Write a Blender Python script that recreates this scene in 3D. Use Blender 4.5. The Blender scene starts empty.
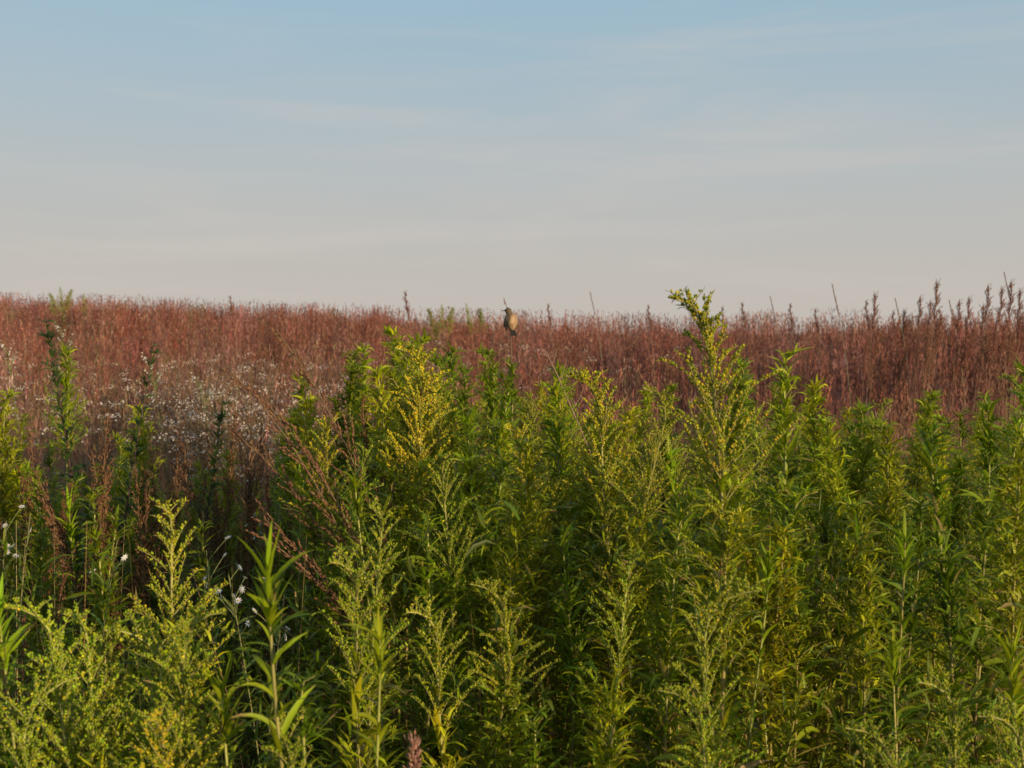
import bpy, math, random
import numpy as np
from mathutils import Matrix, Vector

rng = np.random.default_rng(7)
random.seed(7)
R = math.radians
scene = bpy.context.scene
LINK = scene.collection

# ------------------------------------------------------------------ camera
EYE = 1.5
LENS = 35.0
FPX = 1024 * LENS / 36.0
HORIZON_PY = 331.0
PITCH = math.atan((384 - HORIZON_PY) / FPX)
cam_data = bpy.data.cameras.new('camera')
cam_data.lens = LENS
cam_data.sensor_width = 36.0
cam_data.clip_start = 0.05
cam_data.clip_end = 3000
cam = bpy.data.objects.new('camera', cam_data)
LINK.objects.link(cam)
cam.location = (0, 0, EYE)
cam.rotation_euler = (math.pi / 2 - PITCH, 0, 0)
cam_data.dof.use_dof = True
cam_data.dof.focus_distance = 2.6
cam_data.dof.aperture_fstop = 7.0
scene.camera = cam
CAM_M = Matrix.Rotation(math.pi / 2 - PITCH, 3, 'X')


def spot(px, py, d):
    """point at depth d (metres along world y) that shows at pixel px, py"""
    v = CAM_M @ Vector(((px - 512) / FPX, -(py - 384) / FPX, -1.0))
    k = d / v.y
    return np.array([v.x * k, d, EYE + v.z * k])


def smooth(a, b, x):
    t = np.clip((np.asarray(x, float) - a) / (b - a), 0, 1)
    return t * t * (3 - 2 * t)


# ------------------------------------------------------------------ terrain
def wob(x, y, s=1.0, ph=0.0):
    return (np.sin(x * 1.3 * s + 1.1 + ph) * np.cos(y * 1.1 * s - 0.7 + ph) + 0.5 * np.sin(x * 2.9 * s + y * 2.3 * s + 2 * ph)
            + 0.3 * np.sin(x * 6.1 * s - y * 5.3 * s + ph * 3)) / 1.8


def crest_of(x, y):
    t = np.clip(x / np.maximum(y, 1.0), -0.7, 0.7)
    yc = 19.0 - 12.5 * t
    zc = np.interp(t, [-0.7, -0.51, -0.2, 0, 0.2, 0.4, 0.7], [1.34, 1.19, 0.82, 0.61, 0.56, 0.53, 0.48])
    return yc, zc


def ground_z(x, y):
    x = np.asarray(x, float)
    y = np.asarray(y, float)
    yc, zc = crest_of(x, y)
    rise = zc * smooth(0, 1, (y - 4.5) / (yc - 4.5))
    fall = 1 - smooth(0, 1, (y - yc) / 45.0)
    return rise * fall + 0.02 * wob(x, y, 0.6)


# ------------------------------------------------------------------ materials
def plant_material(name, translucent=0.3, rough=0.55, spec=0.35, var=0.06, attr=True, colour=(0.1, 0.1, 0.1)):
    m = bpy.data.materials.new(name)
    m.use_nodes = True
    nt = m.node_tree
    nt.nodes.clear()
    N = nt.nodes.new
    L = nt.links.new
    out = N('ShaderNodeOutputMaterial')
    pb = N('ShaderNodeBsdfPrincipled')
    pb.inputs['Roughness'].default_value = rough
    pb.inputs['Specular IOR Level'].default_value = spec
    if attr:
        a = N('ShaderNodeAttribute')
        a.attribute_name = 'tint'
        src = a.outputs['Color']
    else:
        a = N('ShaderNodeRGB')
        a.outputs[0].default_value = (*colour, 1)
        src = a.outputs[0]
    oi = N('ShaderNodeObjectInfo')
    mr = N('ShaderNodeMapRange')
    mr.inputs['To Min'].default_value = 0.5 - var * 0.35
    mr.inputs['To Max'].default_value = 0.5 + var * 0.35
    L(oi.outputs['Random'], mr.inputs['Value'])
    mv = N('ShaderNodeMapRange')
    mv.inputs['To Min'].default_value = 1 - var * 3
    mv.inputs['To Max'].default_value = 1 + var * 3
    mul = N('ShaderNodeMath')
    mul.operation = 'MULTIPLY'
    mul.inputs[1].default_value = 7.31
    fr = N('ShaderNodeMath')
    fr.operation = 'FRACT'
    L(oi.outputs['Random'], mul.inputs[0])
    L(mul.outputs[0], fr.inputs[0])
    L(fr.outputs[0], mv.inputs['Value'])
    hs = N('ShaderNodeHueSaturation')
    L(mr.outputs[0], hs.inputs['Hue'])
    L(mv.outputs[0], hs.inputs['Value'])
    L(src, hs.inputs['Color'])
    L(hs.outputs[0], pb.inputs['Base Color'])
    if translucent > 0:
        tr = N('ShaderNodeBsdfTranslucent')
        mx = N('ShaderNodeMixShader')
        mx.inputs[0].default_value = translucent
        L(hs.outputs[0], tr.inputs['Color'])
        L(pb.outputs[0], mx.inputs[1])
        L(tr.outputs[0], mx.inputs[2])
        L(mx.outputs[0], out.inputs[0])
    else:
        L(pb.outputs[0], out.inputs[0])
    return m


M_LEAF = plant_material('leaf_surface', 0.40, 0.5, 0.28)
M_STEM = plant_material('stem_surface', 0.0, 0.5, 0.3)
M_BUD = plant_material('bud_surface', 0.15, 0.6, 0.2)
M_GRASS = plant_material('dry_grass_surface', 0.25, 0.7, 0.2, var=0.03)
M_PETAL = plant_material('petal_surface', 0.25, 0.6, 0.2, var=0.02)


def noise_material(name, cols, scale, rough=0.95):
    m = bpy.data.materials.new(name)
    m.use_nodes = True
    nt = m.node_tree
    pb = nt.nodes['Principled BSDF']
    pb.inputs['Roughness'].default_value = rough
    tc = nt.nodes.new('ShaderNodeTexCoord')
    no = nt.nodes.new('ShaderNodeTexNoise')
    no.inputs['Scale'].default_value = scale
    no.inputs['Detail'].default_value = 8
    cr = nt.nodes.new('ShaderNodeValToRGB')
    cr.color_ramp.elements[0].position = 0.35
    cr.color_ramp.elements[1].position = 0.65
    cr.color_ramp.elements[0].color = (*cols[0], 1)
    cr.color_ramp.elements[1].color = (*cols[1], 1)
    nt.links.new(tc.outputs['Object'], no.inputs['Vector'])
    nt.links.new(no.outputs['Fac'], cr.inputs[0])
    nt.links.new(cr.outputs[0], pb.inputs['Base Color'])
    bp = nt.nodes.new('ShaderNodeBump')
    bp.inputs['Strength'].default_value = 0.4
    nt.links.new(no.outputs['Fac'], bp.inputs['Height'])
    nt.links.new(bp.outputs[0], pb.inputs['Normal'])
    return m


# ------------------------------------------------------------------ mesh builder
def nrm(v):
    return v / np.maximum(np.linalg.norm(v, axis=-1, keepdims=True), 1e-9)


class MB:
    def __init__(self):
        self.v, self.c, self.f = [], [], []
        self.n = 0

    def add(self, v, c, f):
        """v (n,3), c (n,3), f (m,k) of local indices"""
        self.v.append(np.asarray(v, np.float32))
        self.c.append(np.asarray(c, np.float32))
        self.f.append(np.asarray(f, np.int64) + self.n)
        self.n += len(v)

    def surf(self, P, C, wrap=False):
        """P (N,K,M,3) grids; C (N,3) or (N,K,3)"""
        N, K, M, _ = P.shape
        if N == 0:
            return
        C = np.asarray(C)
        if C.ndim == 2:
            C = np.repeat(C[:, None, :], K, 1)
        C = C.reshape(-1, 3) if C.ndim == 4 else np.repeat(C[:, :, None, :], M, 2).reshape(-1, 3)
        idx = np.arange(N * K * M).reshape(N, K, M)
        if wrap:
            nx = np.roll(idx, -1, axis=2)
            q = np.stack([idx[:, :-1], nx[:, :-1], nx[:, 1:], idx[:, 1:]], -1)
        else:
            q = np.stack([idx[:, :-1, :-1], idx[:, :-1, 1:], idx[:, 1:, 1:], idx[:, 1:, :-1]], -1)
        self.add(P.reshape(-1, 3), C, q.reshape(-1, 4))

    def octa(self, c, ax, r, l, col):
        """elongated eight-sided buds; c (N,3), ax (N,3), r (N,), l (N,), col (N,3)"""
        N = len(c)
        if N == 0:
            return
        ax = nrm(ax)
        t = np.where(np.abs(ax[:, 2:3]) < 0.9, np.array([[0, 0, 1.0]]), np.array([[1.0, 0, 0]]))
        u = nrm(np.cross(ax, t))
        w = np.cross(ax, u)
        r = r[:, None]
        l = l[:, None]
        V = np.stack([c - ax * l, c + u * r, c + w * r, c - u * r, c - w * r, c + ax * l], 1)
        F = np.array([[0, 2, 1], [0, 3, 2], [0, 4, 3], [0, 1, 4], [5, 1, 2], [5, 2, 3], [5, 3, 4], [5, 4, 1]])
        F = (F[None] + (np.arange(N) * 6)[:, None, None]).reshape(-1, 3)
        self.add(V.reshape(-1, 3), np.repeat(col, 6, 0), F)

    def tube(self, path, rad, col, sides=6):
        path = np.asarray(path, float)
        K = len(path)
        t = nrm(np.gradient(path, axis=0))
        ref = np.array([0.0, 1, 0]) if abs(t[:, 1]).max() < 0.9 else np.array([1.0, 0, 0])
        u = nrm(np.cross(t, ref))
        w = np.cross(t, u)
        a = np.linspace(0, 2 * np.pi, sides, endpoint=False)
        rad = np.broadcast_to(rad, (K,))
        P = path[:, None] + rad[:, None, None] * (np.cos(a)[None, :, None] * u[:, None] + np.sin(a)[None, :, None] * w[:, None])
        col = np.asarray(col, float)
        C = col[None] if col.ndim == 2 else col[None, :]
        self.surf(P[None], C, wrap=True)

    def mesh(self, name, mat, smooth_=False):
        me = bpy.data.meshes.new(name)
        if not self.v:
            me.materials.append(mat)
            return me
        v = np.concatenate(self.v)
        c = np.concatenate(self.c)
        loops, starts, tot, s = [], [], [], 0
        for f in self.f:
            k = f.shape[1]
            loops.append(f.reshape(-1))
            starts.append(s + np.arange(len(f)) * k)
            tot.append(np.full(len(f), k))
            s += f.size
        loops = np.concatenate(loops).astype(np.int32)
        starts = np.concatenate(starts).astype(np.int32)
        me.vertices.add(len(v))
        me.vertices.foreach_set('co', v.reshape(-1))
        me.loops.add(len(loops))
        me.loops.foreach_set('vertex_index', loops)
        me.polygons.add(len(starts))
        me.polygons.foreach_set('loop_start', starts)
        if smooth_:
            me.polygons.foreach_set('use_smooth', np.ones(len(starts), bool))
        at = me.color_attributes.new('tint', 'FLOAT_COLOR', 'POINT')
        rgba = np.ones((len(v), 4), np.float32)
        rgba[:, :3] = np.clip(c, 0, 1)
        at.data.foreach_set('color', rgba.reshape(-1))
        me.update(calc_edges=True)
        me.validate()
        me.materials.append(mat)
        return me


def cam_cols(base, n, jit=0.15, hue=0.06):
    """n colours jittered about base"""
    base = np.asarray(base, float)
    if base.ndim == 1:
        base = np.repeat(base[None], n, 0)
    k = np.exp(rng.normal(0, jit, (n, 1)))
    h = np.exp(rng.normal(0, hue, (n, 3)))
    return base * k * h


def leaves(mb, base, az, el, ln, wd, droop, col, fold=0.35, K=6, roll=None, curl=None):
    """lance-shaped leaves; all arguments arrays of length N"""
    N = len(base)
    if N == 0:
        return
    t = np.linspace(0, 1, K)
    e = el[:, None] - droop[:, None] * t[None] ** 1.3
    a = az[:, None] + (0 if curl is None else curl[:, None] * t[None])
    d = np.stack([np.cos(e) * np.cos(a), np.cos(e) * np.sin(a), np.sin(e)], -1)
    step = ln[:, None, None] / (K - 1)
    P = np.concatenate([np.zeros((N, 1, 3)), np.cumsum((d[:, 1:] + d[:, :-1]) / 2 * step, 1)], 1) + base[:, None]
    side = np.stack([-np.sin(a), np.cos(a), np.zeros_like(a)], -1)
    up = nrm(np.cross(d, side))
    if roll is None:
        roll = rng.normal(0, 0.5, N)
    cr, sr = np.cos(roll)[:, None, None], np.sin(roll)[:, None, None]
    s2 = side * cr + up * sr
    u2 = nrm(np.cross(d, s2))
    prof = np.sin(np.pi * np.clip(t * 0.93 + 0.06, 0, 1) ** 0.75)
    prof[-1] = 0.02
    w = (wd[:, None] * prof[None] / 2)[..., None]
    G = np.stack([P - s2 * w + u2 * w * fold, P, P + s2 * w + u2 * w * fold], 2)
    C = np.repeat(np.repeat(np.asarray(col)[:, None, None, :], K, 1), 3, 2) * np.exp(rng.normal(0, 0.10, (N, K, 3, 1)))
    C[:, :, 1] *= 1.25
    brown = rng.random(N) < 0.10
    C[brown, -2:] = np.array((0.26, 0.17, 0.06))
    mb.surf(G, C)


def arc(base, az, el, ln, droop, K=8, curl=0.0, power=1.2):
    t = np.linspace(0, 1, K)
    e = el - droop * t ** power
    a = az + curl * t
    d = np.stack([np.cos(e) * np.cos(a), np.cos(e) * np.sin(a), np.sin(e)], -1)
    return np.concatenate([np.zeros((1, 3)), np.cumsum((d[1:] + d[:-1]) / 2 * ln / (K - 1), 0)]) + base


def along(path, s):
    """points and tangents at fractions s of a path"""
    s = np.clip(np.asarray(s, float), 0, 1) * (len(path) - 1)
    i = np.clip(s.astype(int), 0, len(path) - 2)
    f = (s - i)[:, None]
    return path[i] * (1 - f) + path[i + 1] * f, nrm(path[i + 1] - path[i])


# ------------------------------------------------------------------ colours (linear)
G_LEAF = (0.120, 0.162, 0.006)
G_LIGHT = (0.165, 0.225, 0.012)
G_DARK = (0.032, 0.065, 0.014)
STEM_G = (0.26, 0.25, 0.07)
STEM_R = (0.19, 0.085, 0.050)
BUD = (0.240, 0.285, 0.015)
GOLD = (0.50, 0.41, 0.015)


# ------------------------------------------------------------------ goldenrod
def make_goldenrod(seed, H, kind, gold=0.3, nod=0.09, red=0.5, leafcol=G_LEAF, size=1.0, full=1.0):
    """meshes (stem, foliage, plume) and the tip of one goldenrod, base at origin"""
    global rng
    keep = rng
    rng = np.random.default_rng(seed)
    st, fo, pl = MB(), MB(), MB()
    K = 48
    s = np.linspace(0, 1, K)
    nodl = nod
    bend = smooth(1 - nodl * 2.2 / H, 1.0, s) * (1.5 if nod > 0 else 0)
    lean = rng.normal(0, 0.055, 2)
    wx = 0.035 * np.sin(s * rng.uniform(4, 8) + rng.uniform(0, 6))
    wy = 0.035 * np.sin(s * rng.uniform(4, 8) + rng.uniform(0, 6))
    el = math.pi / 2 - bend
    d = np.stack([-np.cos(el) + lean[0] + wx * 2, lean[1] + wy * 2 + 0 * s, np.sin(el)], -1)
    d = nrm(d)
    path = np.concatenate([np.zeros((1, 3)), np.cumsum(d[:-1], 0) * H / (K - 1)])
    path *= H / path[-1][2] if nod == 0 else H / path[:, 2].max()
    r = 0.0040 * size * (1 - 0.70 * s) + 0.0003
    tr = smooth(0.35, 0.85, s)[:, None]
    tr = tr * red + (1 - red)
    cs = (1 - tr) * np.array(STEM_R) + tr * np.array(STEM_G)
    if kind == 'weed':
        cs = np.repeat(np.array([[0.075, 0.04, 0.035]]), K, 0)
    cs = cs * np.exp(rng.normal(0, 0.1, (K, 1)))
    st.tube(path, r, cs, 6)
    # fraction of the stem carrying the flowering top
    top = {'plume': 0.34, 'spire': 0.26, 'leafy': 0.04, 'feathery': 0.40, 'broad': 0.03, 'weed': 0.10}[kind] * size / H
    if kind == 'feathery':
        top = 0.42 / H
    # main leaves
    gap = {'broad': 0.012, 'leafy': 0.0105, 'weed': 0.012}.get(kind, 0.012)
    n = int(H * (1 - top * 0.75) * 0.9 / gap)
    u = np.linspace(0.1, 1 - top * 0.7, n) + rng.normal(0, 0.003, n)
    P, T = along(path, u)
    az = np.arange(n) * 2.39996 + rng.normal(0, 0.35, n)
    rel = (u - 0.1) / (1 - top * 0.7 - 0.1)
    big = {'broad': 0.100, 'leafy': 0.125, 'feathery': 0.105, 'weed': 0.075}.get(kind, 0.13)
    ln = big * (1.05 - 0.62 * rel ** 2.0) * rng.uniform(0.7, 1.2, n)
    wd = ln * {'broad': 0.095, 'weed': 0.22}.get(kind, 0.125) * rng.uniform(0.85, 1.2, n)
    e = np.radians(rng.normal(42, 16, n) + 20 * rel ** 3)
    dr = np.radians(rng.normal(60, 28, n)) * (1.1 - 0.3 * rel)
    lc = np.array(leafcol)
    col = cam_cols(lc, n, 0.18, 0.06)
    yl = rng.random(n) < 0.14 * (1 - rel) + 0.01
    col[yl] = cam_cols((0.30, 0.24, 0.07), int(yl.sum()), 0.2)
    leaves(fo, P, az, e, ln, wd, dr, col, curl=rng.normal(0, 0.35, n))

    def shoot(b, a, el0, L, droop, nl, ll, twig=True, buds=0.0):
        p = arc(b, a, el0, L, droop, 7, rng.normal(0, 0.2))
        st.tube(p, np.linspace(0.0011, 0.0004, 7) * size, np.array(STEM_G) * rng.uniform(0.6, 0.95), 4)
        if nl:
            uu = np.linspace(0.12, 1.0, nl)
            Q, TT = along(p, uu)
            aa = np.arange(nl) * 2.4 + rng.uniform(0, 6)
            dirs = nrm(TT * 0.75 + 0.65 * np.stack([np.cos(aa), np.sin(aa), 0.5 + 0 * aa], -1))
            az2 = np.arctan2(dirs[:, 1], dirs[:, 0])
            el2 = np.arcsin(np.clip(dirs[:, 2], -1, 1))
            l2 = ll * rng.uniform(0.6, 1.25, nl) * (1.1 - 0.5 * uu)
            leaves(fo, Q, az2, el2, l2, l2 * 0.15, np.radians(rng.normal(55, 38, nl)), cam_cols(lc * 1.1, nl, 0.18), K=5, fold=0.2, curl=rng.normal(0, 0.5, nl))
        if buds > 0:
            put_buds(p, buds)

    def put_buds(p, g, dens=1.0, rs=1.0):
        L = np.linalg.norm(np.diff(p, axis=0), axis=1).sum()
        nb = max(6, int(L / 0.0024 * dens))
        uu = rng.uniform(0.12, 1.0, nb)
        Q, TT = along(p, uu)
        upv = nrm(np.array([[0, 0, 1.0]]) - TT * TT[:, 2:3])
        sv = np.cross(TT, upv)
        off = rng.normal(0, 1, (nb, 1))
        c = Q + upv * rng.uniform(0.0005, 0.0042, (nb, 1)) * size + sv * off * 0.0017 * size
        rr = rng.uniform(0.0012, 0.0021, nb) * size * rs
        isg = rng.random(nb) < g
        col = np.where(isg[:, None], cam_cols(GOLD, nb, 0.18, 0.07), cam_cols(BUD, nb, 0.22, 0.08))
        ax = nrm(TT * 0.6 + upv + rng.normal(0, 0.35, (nb, 3)))
        pl.octa(c, ax, rr, rr * rng.uniform(1.3, 2.0, nb), col)
        # tiny bracts under the buds
        nb2 = max(3, int(L / 0.011))
        uu = np.linspace(0.05, 0.95, nb2)
        Q, TT = along(p, uu)
        dd = nrm(TT + rng.normal(0, 0.5, (nb2, 3)))
        leaves(fo, Q, np.arctan2(dd[:, 1], dd[:, 0]), np.arcsin(np.clip(dd[:, 2], -1, 1)), rng.uniform(0.006, 0.016, nb2) * size,
               rng.uniform(0.0016, 0.003, nb2) * size, rng.normal(0.3, 0.4, nb2), cam_cols(lc * 1.25, nb2, 0.2), K=3)

    if kind == 'plume':
        nbr = int(50 * full)
        uu = np.sort(rng.uniform(0, 1, nbr) * 0.98)
        for i, q in enumerate(uu):
            u_ = 1 - top * (1 - q)
            b, T1 = along(path, [u_])
            L = (0.008 + 0.150 * (1 - q) ** 0.85) * size * rng.uniform(0.6, 1.15)
            a = i * 2.4 + rng.normal(0, 0.3)
            p = arc(b[0], a, R(rng.normal(58, 7)), L, R(rng.normal(20, 18)), 8, rng.normal(0, 0.3), 2.0)
            st.tube(p, np.linspace(0.0011, 0.0004, 8) * size, np.array(STEM_G) * 0.9, 4)
            put_buds(p, gold * rng.uniform(0.4, 1.6))
        p, _ = along(path, np.linspace(1 - top * 0.45, 1, 14))
        put_buds(p, gold, 1.6)
        for i in range(int(30 * full)):
            b, T1 = along(path, [1 - top * 0.85 - rng.uniform(0, 0.36) / H])
            shoot(b[0], rng.uniform(0, 6.28), R(rng.normal(60, 8)), rng.uniform(0.07, 0.17), R(25), 11, 0.048, buds=gold * 0.4 if i % 2 else 0)
    elif kind == 'spire':
        nbr = 30
        for i in range(nbr):
            q = i / nbr
            b, T1 = along(path, [1 - top * (1 - q)])
            L = (0.014 + 0.10 * (1 - q) ** 0.8) * size * rng.uniform(0.6, 1.25)
            p = arc(b[0], i * 2.4 + rng.normal(0, 0.3), R(rng.normal(68, 6)), L, R(rng.normal(25, 15)), 6, rng.normal(0, 0.2))
            st.tube(p, np.linspace(0.001, 0.0004, 6) * size, np.array(STEM_G) * 0.9, 4)
            put_buds(p, gold * rng.uniform(0.3, 1.6), 1.0, 0.95)
        p, _ = along(path, np.linspace(1 - top * 0.6, 1, 10))
        put_buds(p, gold, 1.5)
        for i in range(24):
            b, T1 = along(path, [1 - top - rng.uniform(0, 0.3) / H])
            shoot(b[0], rng.uniform(0, 6.28), R(rng.normal(62, 8)), rng.uniform(0.05, 0.13), R(18), 9, 0.046, buds=gold * 0.3 if i % 2 else 0)
    elif kind == 'feathery':
        for i in range(60):
            q = i / 60
            b, T1 = along(path, [1 - top * (1 - q * 0.98)])
            L = (0.015 + 0.14 * (1 - q) ** 1.1) * rng.uniform(0.6, 1.15)
            shoot(b[0], i * 2.4 + rng.normal(0, 0.3), R(rng.normal(60, 9)), L, R(rng.normal(20, 22)), int(5 + L * 85), 0.047,
                  buds=gold if gold > 0.02 and rng.random() < 0.6 else 0)
    elif kind in ('leafy', 'weed'):
        tip, T1 = along(path, np.linspace(0.93, 1, 16))
        nn = 26
        tip, T1 = along(path, 1 - rng.uniform(0, 0.10, nn) / H * (1.3 if kind == 'leafy' else 2.4))
        aa = rng.uniform(0, 6.28, nn)
        ll = rng.uniform(0.012, 0.034, nn)
        leaves(fo, tip, aa, np.radians(rng.normal(62, 14, nn)), ll, ll * 0.16, np.radians(rng.normal(75, 40, nn)),
               cam_cols(lc * 1.1, nn, 0.15), K=5)
        ns = 44 if kind == 'leafy' else 22
        for i in range(ns):
            q = rng.uniform(0.02, 0.55)
            b, T1 = along(path, [1 - q / H])
            shoot(b[0], rng.uniform(0, 6.28), R(rng.normal(56, 12)), (0.015 + 0.13 * q ** 0.9) * rng.uniform(0.3, 1.3), R(rng.normal(15, 25)), 8, 0.042)
    elif kind == 'broad':
        nn = 34
        tip, T1 = along(path, 1 - rng.uniform(0, 0.08, nn) / H)
        ll = rng.uniform(0.025, 0.07, nn)
        leaves(fo, tip, rng.uniform(0, 6.28, nn), np.radians(rng.normal(68, 12, nn)), ll, ll * 0.11, np.radians(rng.normal(30, 20, nn)),
               cam_cols(lc * 1.15, nn, 0.12))
    tipv = path[-1].copy()
    rng = keep
    return dict(H=float(path[:, 2].max()), tip=tipv, kind=kind, parts=[
        ('stem', st.mesh('goldenrod_stem', M_STEM, True)), ('foliage', fo.mesh('goldenrod_foliage', M_LEAF)),
        ('flower_plume', pl.mesh('goldenrod_flower_plume', M_BUD)) if pl.v else None])


YG = (0.260, 0.280, 0.008)
MG = (0.172, 0.218, 0.006)
VAR = {
    'plume': [make_goldenrod(11, 1.0, 'plume', 0.05, 0.05, 0.25, YG), make_goldenrod(12, 1.25, 'plume', 0.10, 0.06, 0.5, MG),
              make_goldenrod(13, 1.5, 'plume', 0.08, 0.06, 0.6, MG), make_goldenrod(14, 1.1, 'plume', 0.06, 0.04, 0.3, YG)],
    'gold': [make_goldenrod(16, 1.4, 'plume', 0.85, 0.06, 0.5, YG), make_goldenrod(17, 1.15, 'plume', 0.7, 0.05, 0.5, YG)],
    'spire': [make_goldenrod(21, 1.0, 'spire', 0.04, 0.05, 0.3, YG), make_goldenrod(22, 1.2, 'spire', 0.06, 0.03, 0.5, YG),
              make_goldenrod(23, 0.95, 'spire', 0.05, 0.06, 0.6, MG)],
    'leafy': [make_goldenrod(31, 1.2, 'leafy', 0, 0.03, 0.8), make_goldenrod(32, 1.35, 'leafy', 0, 0.04, 0.9, MG),
              make_goldenrod(33, 1.0, 'leafy', 0, 0.02, 0.9), make_goldenrod(34, 1.25, 'leafy', 0, 0.05, 0.4, MG)],
    'feathery': [make_goldenrod(41, 1.2, 'feathery', 0, 0.03, 0.5, YG), make_goldenrod(42, 1.35, 'feathery', 0.0, 0.04, 0.4, MG),
                 make_goldenrod(43, 1.05, 'feathery', 0.12, 0.03, 0.6, YG)],
    'broad': [make_goldenrod(51, 1.0, 'broad', 0, 0.0, 0.1, MG), make_goldenrod(52, 1.15, 'broad', 0, 0.0, 0.5, MG)],
    'weed': [make_goldenrod(61, 1.35, 'weed', 0, 0.0, 0.9, G_DARK), make_goldenrod(62, 1.2, 'weed', 0, 0.02, 0.9, G_DARK)],
}


def tag(o, label=None, cat=None, group=None, kind=None):
    if label:
        o['label'] = label
    if cat:
        o['category'] = cat
    if group:
        o['group'] = group
    if kind:
        o['kind'] = kind
    return o


def empty(name, loc=(0, 0, 0), rz=0.0):
    o = bpy.data.objects.new(name, None)
    o.empty_display_size = 0.1
    LINK.objects.link(o)
    o.location = loc
    o.rotation_euler = (0, 0, rz)
    return o


def part(name, me, parent):
    o = bpy.data.objects.new(name, me)
    LINK.objects.link(o)
    o.parent = parent
    return o


def put_plant(name, var, px, py, d, rz=0.0, tilt=0.0, tdir=0.0):
    """stand a plant on the ground near depth d so that its tip shows at px, py"""
    tipw = spot(px, py, d)
    g = float(ground_z(tipw[0], d)) - 0.01
    H = tipw[2] - g
    rot = Matrix.Rotation(tilt, 3, Vector((math.cos(tdir), math.sin(tdir), 0))) @ Matrix.Rotation(rz, 3, 'Z')
    sc = H / var['H']
    sxy = max(0.9, min(1.15, sc)) if name != 'goldenrod' else max(0.95, min(1.2, sc * 1.05)) if d < 8 else 1.5
    sz = sc
    for _ in range(3):
        t = rot @ Vector((var['tip'][0] * sxy, var['tip'][1] * sxy, var['H'] * sz))
        sz *= H / t.z
    root = empty(name)
    root.location = (tipw[0] - t.x, d - t.y, g)
    root.scale = (sxy, sxy, sz)
    root.rotation_euler = rot.to_euler()
    for pr in var['parts']:
        if pr:
            part(pr[0], pr[1], root)
    return root


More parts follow.
